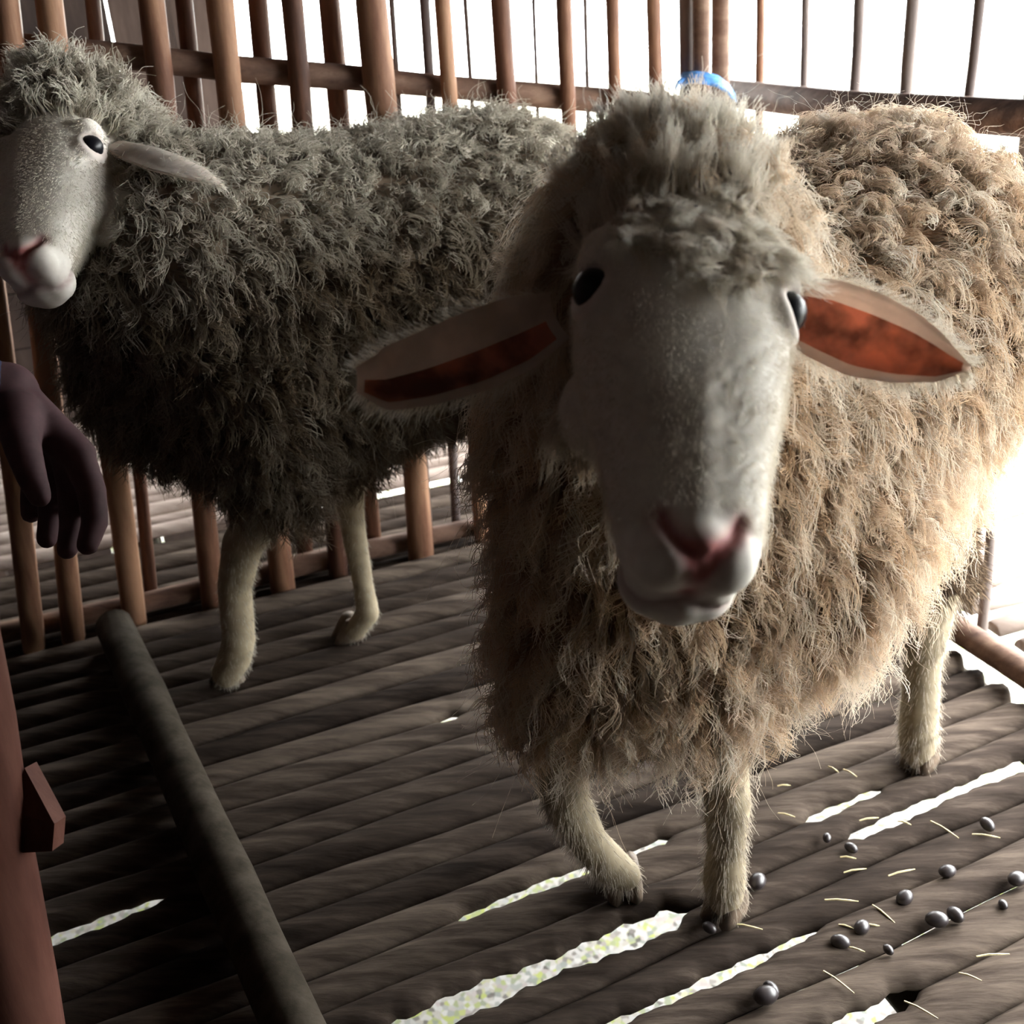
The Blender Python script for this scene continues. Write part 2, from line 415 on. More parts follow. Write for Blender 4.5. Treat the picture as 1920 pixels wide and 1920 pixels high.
for k in range(39):  # added out of view, closing off light from the left
    v, f = plank(pen(-2.1, -1.3 + k * 0.135, -0.62), pen(-2.1, -1.3 + k * 0.135, 1.76), 0.134, 0.018, V)
    mesh_obj('board', v, f, M_BOARD, light_block_left, smooth=False)
light_block_front = empty('light_block_front', pen(-1, 2.9), kind='structure', label='unseen dark boards added to block light behind the viewer')
for k in range(15):  # added behind the camera to keep the near side dark
    v, f = plank(pen(-2.1 + k * 0.16, 2.9, -0.62), pen(-2.1 + k * 0.16, 2.9, 1.75), 0.159, 0.018, U)
    mesh_obj('board', v, f, M_BOARD, light_block_front, smooth=False)
shed = empty('wall_outer', pen(-2, -1.5), kind='structure', label='dark board side of the neighbouring shed behind the back fence')
aend = ((on_back(440, 60, -1.3) - CORNER) @ U)
k = 0
a = aend - 0.07
while a > -4.2:
    v, f = plank(pen(a, -1.3, -0.62), pen(a + RNG.normal(0, 0.003), -1.3, 1.6), 0.132, 0.018, U)
    mesh_obj('board', v, f, M_BOARD, shed, smooth=False)
    a -= 0.1345; k += 1
for zz in (0.35, 0.98):
    wall_stick('rail', pen(aend - 2.6, -1.27, zz + 0.12), pen(aend + 0.55, -1.27, zz), 0.02, 0.02, M_RAIL, shed)

# ------------------------------------------------------------------ poles and posts inside the pen
p0, p1 = G(214, 1172, 0.026), G(548, 1920, 0.026)
d = unit(p1 - p0)
n = 14; pts, rr = [], []
L = np.linalg.norm(p1 - p0) + 0.55
for i in range(n + 1):
    s = L * i / n; pts.append(p0 + d * s)
    rr.append(0.0265 * (1.05 if i % 4 == 2 else 0.98))
v, f = tube(pts, rr, 14)
mesh_obj('pole', v, f, M_BAMBOO, label='thick dark round pole lying across the floor slats at left', cat='pole', origin=pts[0])
q0, q1 = P(-72, 1310, 0.75), P(40, 1920, 0.88)
d = unit(q1 - q0); foot = q1 + d * ((q1[2] - 0.002) / abs(d[2])); head_ = q0 - d * ((1.15 - q0[2]) / abs(d[2]))
post = empty('post', foot, label='reddish brown upright post at the lower left edge with a broken splinter', cat='post')
v, f = stick(head_, foot, 0.030, 0.032, 9, 12, 0.04)
mesh_obj('shaft', v, f, M_POST, post)
v = [P(46, 1440, 0.785), P(102, 1545, 0.785), P(98, 1596, 0.79), P(30, 1600, 0.80), P(15, 1520, 0.79)]
v = v + [q + 0.02 * FW for q in v]
f = [(0, 1, 2, 3, 4), (9, 8, 7, 6, 5)] + [(i, i + 5, (i + 1) % 5 + 5, (i + 1) % 5) for i in range(5)]
mesh_obj('splinter', v, f, M_POST, post, smooth=False)

# ------------------------------------------------------------------ bodies: overlapping volumes fused into one surface
def sphere_tmpl(nu=14, nv=9):
    v = [(0, 0, 1.0)]; f = []
    for j in range(1, nv):
        for i in range(nu):
            th = math.pi * j / nv; ph = 2 * math.pi * i / nu
            v.append((math.sin(th) * math.cos(ph), math.sin(th) * math.sin(ph), math.cos(th)))
    v.append((0, 0, -1.0))
    for i in range(nu): f.append((0, 1 + i, 1 + (i + 1) % nu))
    for j in range(nv - 2):
        for i in range(nu):
            p = 1 + j * nu + i; q = 1 + j * nu + (i + 1) % nu
            f.append((p, p + nu, q + nu, q))
    last = len(v) - 1; b0 = 1 + (nv - 2) * nu
    for i in range(nu): f.append((last, b0 + (i + 1) % nu, b0 + i))
    return np.array(v), f
SV, SF = sphere_tmpl()
class Body:
    def __init__(self): self.v = []; self.f = []; self.n = 0; self.c = []; self.r = []; self.t = []
    def add(self, verts, faces):
        self.v.append(np.asarray(verts)); self.f += [tuple(i + self.n for i in q) for q in faces]; self.n += len(verts)
    def ball(self, c, r, tag, scale=None):
        s = SV * r if scale is None else (SV * r) @ np.asarray(scale)
        self.add(s + c, SF); self.c.append(np.asarray(c, float)); self.r.append(r); self.t.append(tag)
    def chain(self, tag, pts):
        for (a, ra), (b, rb) in zip(pts[:-1], pts[1:]):
            a = np.asarray(a, float); b = np.asarray(b, float)
            L = np.linalg.norm(b - a); n = max(1, int(L / (0.28 * min(ra, rb))))
            for i in range(n + 1):
                s = i / n; self.ball(a + (b - a) * s, ra + (rb - ra) * s, tag)
    def fuse(self, voxel, smooth=5):
        me = bpy.data.meshes.new('tmp'); me.from_pydata(np.concatenate(self.v).tolist(), [], self.f)
        o = bpy.data.objects.new('tmp', me); COL.objects.link(o)
        m = o.modifiers.new('r', 'REMESH'); m.mode = 'VOXEL'; m.voxel_size = voxel; m.adaptivity = 0
        s = o.modifiers.new('s', 'SMOOTH'); s.iterations = smooth; s.factor = 0.5
        dg = bpy.context.evaluated_depsgraph_get(); dg.update()
        out = bpy.data.meshes.new_from_object(o.evaluated_get(dg))
        bpy.data.objects.remove(o); bpy.data.meshes.remove(me)
        return out
    def tags(self, p):
        c = np.array(self.c, np.float32); r = np.array(self.r, np.float32); t = np.array(self.t)
        out = []
        for ch in np.array_split(np.asarray(p, np.float32), max(1, len(p) // 4000)):
            dd = np.sqrt(((ch[:, None, :] - c[None]) ** 2).sum(-1)) - r
            out.append(t[np.argmin(dd, 1)])
        return np.concatenate(out)
def mesh_arrays(me):
    n = len(me.vertices); co = np.empty(n * 3, np.float32); me.vertices.foreach_get('co', co)
    no = np.empty(n * 3, np.float32); me.vertex_normals.foreach_get('vector', no)
    return co.reshape(-1, 3), no.reshape(-1, 3)
def tri_arrays(me):
    me.calc_loop_triangles(); n = len(me.loop_triangles)
    t = np.empty(n * 3, np.int32); me.loop_triangles.foreach_get('vertices', t); return t.reshape(-1, 3)
def sample(co, no, tri, weight, n):
    a, b, c = co[tri[:, 0]], co[tri[:, 1]], co[tri[:, 2]]
    ar = np.linalg.norm(np.cross(b - a, c - a), axis=1) * weight[tri].mean(1)
    if ar.sum() <= 0: return np.zeros((0, 3)), np.zeros((0, 3))
    i = RNG.choice(len(tri), n, p=ar / ar.sum())
    u = np.sqrt(RNG.random((n, 1))); w = RNG.random((n, 1))
    k0, k1, k2 = 1 - u, u * (1 - w), u * w
    return k0 * a[i] + k1 * b[i] + k2 * c[i], unit(k0 * no[tri[i, 0]] + k1 * no[tri[i, 1]] + k2 * no[tri[i, 2]])

def sample_even(co, no, tri, weight, n):
    a, b, c = co[tri[:, 0]], co[tri[:, 1]], co[tri[:, 2]]
    area = (np.linalg.norm(np.cross(b - a, c - a), axis=1) * weight[tri].mean(1)).sum() / 2
    p, q = sample(co, no, tri, weight, n * 4)
    r = 0.74 * math.sqrt(area / n); grid = {}; keep = []
    for i, k in enumerate(np.floor(p / r).astype(int).tolist()):
        x, y, z = k; ok = True
        for dx in (-1, 0, 1):
            for dy in (-1, 0, 1):
                for dz in (-1, 0, 1):
                    for j in grid.get((x + dx, y + dy, z + dz), ()):
                        e = p[i] - p[j]
                        if e[0] * e[0] + e[1] * e[1] + e[2] * e[2] < r * r: ok = False; break
                    if not ok: break
                if not ok: break
            if not ok: break
        if ok:
            grid.setdefault((x, y, z), []).append(i); keep.append(i)
    return p[keep], q[keep]
GRAV = np.array([0, 0, -1.0])
def locks(root, nrm, direc, L, M, K, spread, wave, turns, clump, rad, white, soil_shade, droop=0.5, frizz=0.12):
    """N locks of M fibres with K points: returns positions, radii, white, soil"""
    N = len(root); L = np.broadcast_to(np.asarray(L, float), (N,)).reshape(N, 1, 1, 1)
    s = np.linspace(0, 1, K).reshape(1, 1, K, 1)
    e1 = unit(np.cross(direc, RNG.normal(0, 1, (N, 3)))); e2 = np.cross(direc, e1)
    t1 = unit(np.cross(nrm, RNG.normal(0, 1, (N, 3)))); t2 = np.cross(nrm, t1)
    ph = RNG.random((N, 1, 1, 1)) * 6.28 + RNG.normal(0, 0.5, (N, M, 1, 1))
    tr = (turns * (0.7 + 0.6 * RNG.random((N, 1, 1, 1)))) * 6.28
    ang = RNG.random((N, M, 1, 1)) * 6.28; rho = np.sqrt(RNG.random((N, M, 1, 1))) * spread
    off = rho * (np.cos(ang) * t1[:, None, None] + np.sin(ang) * t2[:, None, None])
    D = direc[:, None, None]; ls = L * (0.75 + 0.4 * RNG.random((N, M, 1, 1)))
    path = ls * (D * (s - droop * 0.35 * s * s) + GRAV * droop * 0.5 * s * s)
    wv = wave * (0.15 + s) * (np.sin(tr * s + ph) * e1[:, None, None] + np.cos(tr * s * 0.9 + ph) * e2[:, None, None])
    wv = wv - wave * 0.15 * (np.sin(ph) * e1[:, None, None] + np.cos(ph) * e2[:, None, None]) 
    fz = RNG.normal(0, 1, (N, M, 1, 3)) * L * frizz * s * s + RNG.normal(0, 1, (N, M, K, 3)) * L * 0.018 * s
    pos = root[:, None, None] + off * (1 - clump * s) + path + wv + fz - nrm[:, None, None] * 0.002
    r = np.broadcast_to(rad * (1 - 0.72 * s[..., 0]), (N, M, K))
    return pos.reshape(N * M, K, 3), r.reshape(N * M, K), np.repeat(white, M), np.repeat(soil_shade, M)
def curves_obj(name, sets, mat, parent, **k):
    base = root_loc(parent)
    cu = bpy.data.hair_curves.new(name)
    sizes = np.concatenate([np.full(len(p), p.shape[1]) for p, *_ in sets])
    cu.add_curves(sizes.tolist())
    pos = np.concatenate([(p - base).reshape(-1, 3) for p, *_ in sets]).astype(np.float32)
    rad = np.concatenate([r.reshape(-1) for _, r, *_ in sets]).astype(np.float32)
    cu.attributes['position'].data.foreach_set('vector', pos.ravel())
    ra = cu.attributes.get('radius') or cu.attributes.new('radius', 'FLOAT', 'POINT')
    ra.data.foreach_set('value', rad)
    for i, nm in ((2, 'white'), (3, 'soil_shade')):
        at = cu.attributes.new(nm, 'FLOAT', 'CURVE')
        at.data.foreach_set('value', np.concatenate([q[i] for q in sets]).astype(np.float32))
    cu.materials.append(mat)
    o = bpy.data.objects.new(name, cu); COL.objects.link(o); o.parent = parent
    return set_props(o, **k)

def seg_dist(q, a, b):
    a = np.asarray(a, float); b = np.asarray(b, float); ab = b - a
    t = np.clip(((q - a) @ ab) / (ab @ ab), 0, 1)
    return np.linalg.norm(q - a - t[:, None] * ab, axis=1)
def bump(d, w): return np.exp(-(d / w) ** 2)

T_K = [0.0, 0.06, 0.16, 0.30, 0.45, 0.60, 0.75, 0.87, 0.95, 1.0]
HW = [0.030, 0.044, 0.055, 0.0635, 0.0625, 0.055, 0.0455, 0.0415, 0.038, 0.026]
HF = [0.022, 0.038, 0.048, 0.050, 0.048, 0.044, 0.038, 0.032, 0.024, 0.010]
HB = [0.030, 0.050, 0.064, 0.074, 0.076, 0.066, 0.050, 0.040, 0.034, 0.020]
class Head:
    """skull, face and muzzle along the axis from poll to muzzle"""
    def __init__(s, eye_c, muzzle, yaw, size=1.0):
        s.E = np.asarray(eye_c); s.M = np.asarray(muzzle)
        s.A = unit(s.M - s.E); s.L = np.linalg.norm(s.M - s.E) / 0.7
        s.O = s.E - s.A * 0.3 * s.L
        side = math.cos(yaw) * RT + math.sin(yaw) * FW
        s.S = unit(side - s.A * (side @ s.A)); s.N = np.cross(s.S, s.A)
        if s.N @ FW > 0: s.N = -s.N
        s.k = s.L / 0.25
    def pt(s, t, a, n): return s.O + s.A * s.L * t + s.S * a * s.k + s.N * n * s.k
    def local(s, p):
        q = p - s.O; return q @ s.A / s.L, q @ s.S / s.k, q @ s.N / s.k
    def build(s, body):
        ts = np.linspace(0, 1, 34); v = []; f = []; m = 30
        for t in ts:
            w, hf, hb = (np.interp(t, T_K, x) for x in (HW, HF, HB))
            for i in range(m):
                an = 2 * math.pi * i / m; c, sn = math.cos(an), math.sin(an)
                ex = 0.82
                x = w * math.copysign(abs(c) ** ex, c); n = (hf if sn > 0 else hb) * math.copysign(abs(sn) ** (0.88 if sn > 0 else 1.0), sn)
                if sn < 0: x *= 1 - 0.30 * abs(sn)
                v.append(s.pt(t, x, n))
        for j in range(len(ts) - 1):
            for i in range(m):
                i2 = (i + 1) % m; f.append((j * m + i, j * m + i2, (j + 1) * m + i2, (j + 1) * m + i))
        f.append(tuple(range(m - 1, -1, -1))); f.append(tuple((len(ts) - 1) * m + i for i in range(m)))
        body.add(v, f)
        for t in np.linspace(0.02, 0.98, 24):
            w, hf, hb = (np.interp(t, T_K, x) for x in (HW, HF, HB))
            for x in (-0.45, 0, 0.45):
                body.c.append(s.pt(t, x * w, (hf - hb) / 2)); body.r.append(min(w, (hf + hb) / 2) * 0.85 * s.k); body.t.append('head')
        b = lambda t, a, n, r: body.ball(s.pt(t, a, n), r * s.k, 'head')
        for q in (-1, 1):
            b(0.25, q * 0.046, 0.026, 0.019)       # brow
            b(0.36, q * 0.046, 0.020, 0.019)       # cheek bone
            b(0.945, q * 0.015, 0.010, 0.020)      # upper lip pads
            b(0.50, q * 0.034, -0.036, 0.030)      # jaw
        b(0.95, 0, -0.020, 0.026); b(0.955, 0.012, -0.018, 0.022); b(0.955, -0.012, -0.018, 0.022)   # chin
        b(0.93, 0, 0.012, 0.022)
        body.chain('head', [(s.pt(0.45, 0, 0.026), 0.022 * s.k), (s.pt(0.65, 0, 0.024), 0.0205 * s.k), (s.pt(0.86, 0, 0.016), 0.0185 * s.k)])   # nasal ridge

def finish_body(me, body, head, name, parent, kind):
    co, no = mesh_arrays(me); co = co.astype(float)
    tag = body.tags(co)
    t, a, n = head.local(co)
    hd = (tag == 'head')
    k = head.k
    # eye sockets, nostrils, mouth
    front = n > 0.0
    dn = np.zeros(len(co))
    q = np.stack([a, t * 0.25], 1)
    nos = np.full(len(co), 9.0)
    for sgn in (-1, 1):
        dd = np.minimum(seg_dist(q, (sgn * 0.0045, 0.2450), (sgn * 0.016, 0.2330)), seg_dist(q, (sgn * 0.016, 0.2330), (sgn * 0.0215, 0.2235)))
        nos = np.minimum(nos, dd)
    phil = seg_dist(q, (0, 0.2430), (0, 0.2500))
    okn = hd & (n > -0.005) & (t > 0.7)
    dn -= okn * (0.0040 * bump(nos, 0.0034) + 0.0022 * bump(phil, 0.0025))
    # mouth line round the muzzle
    mt = 0.955 - 0.9 * (np.abs(a) - 0.0) ** 1.3 * 4
    ml = np.abs(n + 0.004 + 0.35 * np.abs(a)) 
    okm = hd & (t > 0.74)
    dn -= okm * 0.003 * bump(ml, 0.0026)
    for sgn in (-1, 1):
        e = head.pt(0.345, sgn * 0.0575, 0.026)
        de = np.linalg.norm(co - e, axis=1) / k
        dn += hd * (0.0035 * bump(de - 0.0155, 0.004) - 0.004 * bump(de, 0.009))
    co2 = co + no * (dn * k)[:, None]
    me.vertices.foreach_set('co', co2.astype(np.float32).ravel())
    # natural coat colours
    col = np.ones((len(co), 4), np.float32)
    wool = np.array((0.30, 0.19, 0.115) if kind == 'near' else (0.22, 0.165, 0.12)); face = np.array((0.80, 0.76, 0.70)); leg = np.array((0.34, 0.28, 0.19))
    col[:, :3] = wool
    col[hd, :3] = face
    lg = tag == 'leg'; col[lg, :3] = leg
    nz = 0.5 + 0.5 * np.sin(co[:, 0] * 95 + 3 * np.sin(co[:, 2] * 70)) * np.sin(co[:, 2] * 88 + 2 * np.sin(co[:, 1] * 120))
    col[lg, :3] = (leg * (0.75 + 0.3 * nz[lg, None]))
    pink = np.clip(okn * (0.8 * bump(nos, 0.0062) + 0.8 * bump(phil, 0.005) + 0.6 * bump(np.hypot(a, (t - 0.972) * 0.25), 0.010)), 0, 1)[:, None]
    col[:, :3] = col[:, :3] * (1 - pink) + np.array((0.60, 0.24, 0.23)) * pink
    red = np.clip(okn * bump(nos, 0.0032), 0, 1)[:, None] * 0.55
    col[:, :3] = col[:, :3] * (1 - red) + np.array((0.30, 0.07, 0.075)) * red
    lip = np.clip(okm * bump(ml, 0.0035), 0, 1)[:, None] * 0.6
    col[:, :3] = col[:, :3] * (1 - lip) + np.array((0.38, 0.22, 0.21)) * lip
    for sgn in (-1, 1):
        e = head.pt(0.345, sgn * 0.0575, 0.026)
        de = np.linalg.norm(co - e, axis=1) / k
        w = np.clip(hd * bump(de, 0.0165), 0, 1)[:, None] * 0.55
        col[:, :3] = col[:, :3] * (1 - w) + np.array((0.42, 0.24, 0.22)) * w
    at = me.color_attributes.new('coat', 'FLOAT_COLOR', 'POINT')
    at.data.foreach_set('color', col.ravel())
    me.transform(Matrix.Translation(-Vector([float(c) for c in root_loc(parent)])))
    me.polygons.foreach_set('use_smooth', [True] * len(me.polygons))
    me.materials.clear(); me.materials.append(M_COAT); me.name = name
    o = bpy.data.objects.new(name, me); COL.objects.link(o); o.parent = parent
    return o, co2, no.astype(float), tag, (t, a, n)

def ear(mid, half, cup, parent, label, back=None, LJ=(1, 8)):
    """leaf shaped ear from midline points, half widths; inner side faces the camera"""
    mid = np.asarray(mid, float); n = len(mid); m = 9
    v, vi, f = [], [], []
    S = np.linspace(0, 1, 22); src = np.linspace(0, 1, n)
    midd = np.stack([np.interp(S, src, mid[:, c]) for c in range(3)], 1); hw = np.interp(S, src, half)
    out, inn = [], []
    for i, s in enumerate(S):
        t = unit(midd[min(i + 1, 21)] - midd[max(i - 1, 0)])
        fc = unit(EYE - midd[i]) if back is None else back
        w = unit(np.cross(fc, t)); nn = unit(np.cross(t, w))
        for j in range(m):
            x = -1 + 2 * j / (m - 1)
            p = midd[i] + w * x * hw[i] - nn * cup * hw[i] * (1 - x * x)
            th = 0.0032 * (1 - 0.55 * s)
            out.append(p - nn * th); inn.append(p + nn * 0.0002)
    out += inn; N0 = 22 * m
    for i in range(21):
        for j in range(m - 1):
            q = (i * m + j, i * m + j + 1, (i + 1) * m + j + 1, (i + 1) * m + j)
            f.append(q[::-1]); f.append(tuple(k + N0 for k in q))
        for j in (0, m - 1):
            q = (i * m + j, (i + 1) * m + j, (i + 1) * m + j + N0, i * m + j + N0)
            f.append(q if j == 0 else q[::-1])
    e = mesh_obj('ear', out, f, M_EARBACK, parent, label=label)
    lin, lf = [], []
    for i in range(1, 21):
        for j in range(LJ[0], LJ[1]):
            a = np.array(out[N0 + i * m + j]); fc = unit(EYE - a) if back is None else back
            lin.append(a + fc * 0.0008)
    mm = LJ[1] - LJ[0]
    for i in range(19):
        for j in range(mm - 1):
            lf.append((i * mm + j, i * mm + j + 1, (i + 1) * mm + j + 1, (i + 1) * mm + j))
    mesh_obj('ear_lining', lin, lf, M_EARIN, e, label='bare orange pink inner ear')
    return e, np.array(out[:N0])
def hoof(c, fwd, parent, r=0.017):
    fwd = unit(np.array([fwd[0], fwd[1], 0.0])); sd = np.array([-fwd[1], fwd[0], 0])
    v, f = [], []
    for q in (-1, 1):
        prof = [(0.0, 0.80, 1.15), (0.35, 0.86, 1.05), (0.7, 0.92, 0.95), (1.0, 0.80, 0.7)]
        base = len(v)
        for z, rx, ry in ((0.001, 0.62, 1.35), (0.010, 0.60, 1.2), (0.022, 0.52, 0.95), (0.034, 0.40, 0.6)):
            for i in range(10):
                an = 2 * math.pi * i / 10
                fx = math.cos(an) * ry * r + (0.25 * r - z * 0.25 if math.cos(an) > 0 else -z * 0.1)
                v.append(np.array([c[0], c[1], c[2]]) + sd * (q * r * 0.62 + math.sin(an) * rx * r * 0.92) + fwd * fx + np.array([0, 0, z]))
        for k in range(3):
            for i in range(10):
                i2 = (i + 1) % 10; f.append((base + k * 10 + i, base + k * 10 + i2, base + (k + 1) * 10 + i2, base + (k + 1) * 10 + i))
        f.append(tuple(base + i for i in range(9, -1, -1))); f.append(tuple(base + 30 + i for i in range(10)))
    return mesh_obj('hoof', v, f, M_HOOF, parent, origin=c)
def eyeball(c, r, axis, parent):
    v = SV * r
    return mesh_obj('eye', v + c, SF, M_EYE, parent, origin=c)

# ------------------------------------------------------------------ near sheep
def near_sheep():
    root = empty('sheep', (0.30, 0.88, 0.0), label='near sheep with shaggy tan fleece and white face looking into the camera', cat='sheep')
    B = Body()
    up = np.array([0, 0, 1.0])
    ch = P(1225, 905, 0.875); mid = P(1400, 790, 0.98); ru = P(1600, 615, 1.09)
    B.chain('torso', [(ch + up * 0.055, 0.118), (mid + up * 0.035, 0.150), (ru + up * 0.02, 0.175)])
    B.chain('torso', [(ch - up * 0.040, 0.110), (P(1420, 970, 0.96), 0.130), (P(1560, 770, 1.08), 0.120)])
    B.chain('neck', [(P(1215, 790, 0.86), 0.115), (P(1235, 560, 0.77), 0.092), (P(1256, 450, 0.70), 0.066)])
    hd = Head(P(1270, 585, 0.632), P(1290, 1102, 0.557), math.radians(9))
    hd.build(B)
    B.chain('thigh', [(P(1290, 1150, 0.90), 0.075), (P(1345, 1290, 0.945), 0.040)])
    B.chain('leg', [(P(1345, 1290, 0.945), 0.036), (P(1352, 1400, 0.975), 0.024), (P(1364, 1500, 1.00), 0.0225), (P(1362, 1590, 1.03), 0.0185), (P(1358, 1650, 1.043), 0.0215), (P(1360, 1682, 1.050), 0.0185)])
    B.chain('thigh', [(P(1130, 1150, 0.90), 0.075), (P(1055, 1310, 0.95), 0.038)])
    B.chain('leg', [(P(1055, 1310, 0.95), 0.034), (P(1048, 1410, 0.975), 0.0245), (P(1062, 1500, 1.005), 0.0230), (P(1105, 1580, 1.04), 0.0190), (P(1145, 1622, 1.060), 0.0195), (P(1172, 1640, 1.068), 0.0160)])
    B.chain('thigh', [(P(1630, 830, 1.13), 0.10), (P(1738, 1060, 1.18), 0.045)])
    B.chain('leg', [(P(1738, 1060, 1.18), 0.040), (P(1742, 1150, 1.192), 0.027), (P(1730, 1250, 1.205), 0.0205), (P(1722, 1370, 1.222), 0.0225), (P(1722, 1410, 1.232), 0.0205)])
    fl = G(1725, 1425); fr = fl + np.array([-0.75, 0.66, 0]) * 0.19
    B.chain('thigh', [(P(1560, 900, 1.18), 0.10), (fr + [0.05, 0.05, 0.27], 0.05)])
    B.chain('leg', [(fr + [0.05, 0.05, 0.27], 0.045), (fr + [0.045, 0.05, 0.20], 0.027), (fr + [0.01, 0.01, 0.1], 0.0205), (fr + [0, 0, 0.05], 0.0225), (fr + [0, 0, 0.02], 0.02)])
    B.chain('tail', [(P(1700, 900, 1.2), 0.04), (P(1760, 1010, 1.215), 0.036), (P(1795, 1085, 1.225), 0.024), (P(1775, 1130, 1.225), 0.015)])
    me = B.fuse(0.0027, 6)
    body, co, no, tag, (t, a, n) = finish_body(me, B, hd, 'body', root, 'near')
    # eyes
    for sgn in (-1, 1):
        eyeball(hd.pt(0.345, sgn * 0.0555, 0.0255), 0.0128 * hd.k, hd.S * sgn, root)
    # ears
    e1, ov1 = ear([P(1470, 578, 0.655), P(1545, 598, 0.645), P(1620, 628, 0.635), P(1700, 655, 0.63), P(1765, 678, 0.628), P(1820, 690, 0.63)],
        np.array([58, 76, 80, 66, 40, 3]) * 0.64 / FPX, 0.55, root, 'ear held out sideways with light glowing through it', LJ=(1, 7))
    e2, ov2 = ear([P(1050, 590, 0.665), P(975, 625, 0.655), P(890, 660, 0.645), P(800, 692, 0.638), P(725, 712, 0.634), P(668, 712, 0.634)],
        np.array([48, 72, 76, 68, 58, 22]) * 0.64 / FPX, 0.45, root, 'ear drooping sideways in shade', LJ=(4, 8))
    head_fwd = unit(np.array([-0.62, -0.75, 0]))
    for c, fd in ((G(1360, 1705), head_fwd), (G(1166, 1662, 0.001), np.array([0.1, -1.0, 0])), (fl, head_fwd), (fr, head_fwd)):
        hoof(c, fd, root)
    # fleece
    tri = tri_arrays(me)
    sets = []
    w_t = np.isin(tag, ('torso', 'neck', 'thigh')).astype(float)
    crown = (tag == 'head') & (t < 0.20)
    front_free = 1 - ((tag == 'neck') & (t > 0.10) & (np.abs(a) < 0.06) & (n > -0.02))
    w_t = w_t * front_free
    pq = project(co)
    stained = (pq[:, 0] > 1640) & (pq[:, 1] + 1.05 * (pq[:, 0] - 1700) > 1055) & np.isin(tag, ('torso', 'thigh', 'tail'))
    w_t[stained] = 0     # dung stained rear below the fleece
    ca = me.color_attributes['coat']; cc = np.empty(len(co) * 4, np.float32); ca.data.foreach_get('color', cc); cc = cc.reshape(-1, 4)
    cc[stained | (tag == 'tail'), :3] = (0.045, 0.03, 0.02); ca.data.foreach_set('color', cc.ravel())
    def body_locks(N, M, K, L0, L1, spread, wave, turns, clump, rad, droop, mixn, frizz, whiten):
        r, nn = (sample_even if M > 10 else sample)(co, no, tri, w_t, N); N = len(r)
        low = np.clip((0.42 - r[:, 2]) / 0.2, 0, 1)
        g = GRAV * (mixn + 0.5 * low[:, None])
        dirc = unit(nn + g + RNG.normal(0, 0.22, nn.shape))
        Lr = L0 + (L1 - L0) * RNG.random(N)
        wh = np.clip(RNG.normal(whiten, 0.12, N) + 0.25 * np.clip((r[:, 2] - 0.55) / 0.15, 0, 1), 0, 1)
        soil_shade = np.clip(RNG.normal(0.06, 0.12, N) + 0.30 * np.clip((0.33 - r[:, 2]) / 0.12, 0, 1), 0, 0.7)
        return locks(r, nn, dirc, Lr, M, K, spread, wave, turns, clump, rad, wh, soil_shade, droop, frizz)
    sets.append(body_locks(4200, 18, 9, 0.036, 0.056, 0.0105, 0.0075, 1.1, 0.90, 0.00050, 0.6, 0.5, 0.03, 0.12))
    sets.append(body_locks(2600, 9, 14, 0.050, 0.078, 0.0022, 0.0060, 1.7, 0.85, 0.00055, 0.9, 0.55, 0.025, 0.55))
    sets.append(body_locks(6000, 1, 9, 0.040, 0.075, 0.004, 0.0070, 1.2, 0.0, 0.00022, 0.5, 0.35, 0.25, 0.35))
    # woolly crown of the head
    def crown_locks(w, N, M, L0, L1, dir_fn, spread, wave, rad, droop, wh0, clump=0.85):
        r, nn = sample(co, no, tri, w.astype(float), N)
        d = unit(dir_fn(r, nn) + RNG.normal(0, 0.20, nn.shape))
        return locks(r, nn, d, L0 + (L1 - L0) * RNG.random(N), M, 9, spread, wave, 0.8, clump, rad,
                     np.clip(RNG.normal(wh0, 0.15, N), 0, 1), np.clip(RNG.normal(0.05, 0.1, N), 0, 0.4), droop, 0.06)
    top = (tag == 'head') & (t < 0.13) | ((tag == 'neck') & (t < 0.15) & (n > -0.05) & (t > -0.35))
    sets.append(crown_locks(top, 540, 22, 0.020, 0.042, lambda r, q: q * 0.5 + UP * 1.0 - hd.A * 0.25, 0.010, 0.003, 0.0005, 0.05, 0.95))
    fringe = (tag == 'head') & (t < 0.34 - 2.2 * np.abs(a - 0.006)) & (t > 0.06) & (n > 0.005)
    sets.append(crown_locks(fringe, 260, 22, 0.012, 0.030, lambda r, q: q * 0.42 + hd.A * 0.75 + hd.S * 0.12, 0.007, 0.0030, 0.00036, 0.15, 0.95, 0.4))
    sidew = (tag == 'head') & (t < 0.55) & (n < -0.045)
    sets.append(crown_locks(sidew, 380, 14, 0.014, 0.030, lambda r, q: q * 0.7 - hd.N * 0.6 + GRAV * 0.4, 0.008, 0.004, 0.0005, 0.3, 0.7))
    # short coat of face and legs
    def coat(w, N, L0, L1, comb, rad, wh, so):
        r, nn = sample(co, no, tri, w.astype(float), N)
        d = unit(nn * 0.55 + comb + RNG.normal(0, 0.16, nn.shape))
        return locks(r, nn, d, L0 + (L1 - L0) * RNG.random(N), 1, 4, 0.0, 0.0, 1, 0, rad, np.full(N, wh), np.clip(RNG.normal(so, 0.2, N), 0, 0.97) if so else np.zeros(N), 0.1, 0.08)
    bare = (nose_mask(t, a, n))
    sets.append(coat((tag == 'head') & (t > 0.02) & (t < 0.90) & ~bare, 42000, 0.005, 0.009, hd.A * 0.9, 0.00017, 1.0, 0.0))
    sets.append(coat(tag == 'leg', 12000, 0.008, 0.018, GRAV * 1.0, 0.00028, 0.7, 0.42))
    sets.append(coat(stained | (tag == 'tail'), 5000, 0.012, 0.028, GRAV * 0.7 + RT * 0.2, 0.0005, 0.0, 0.93))
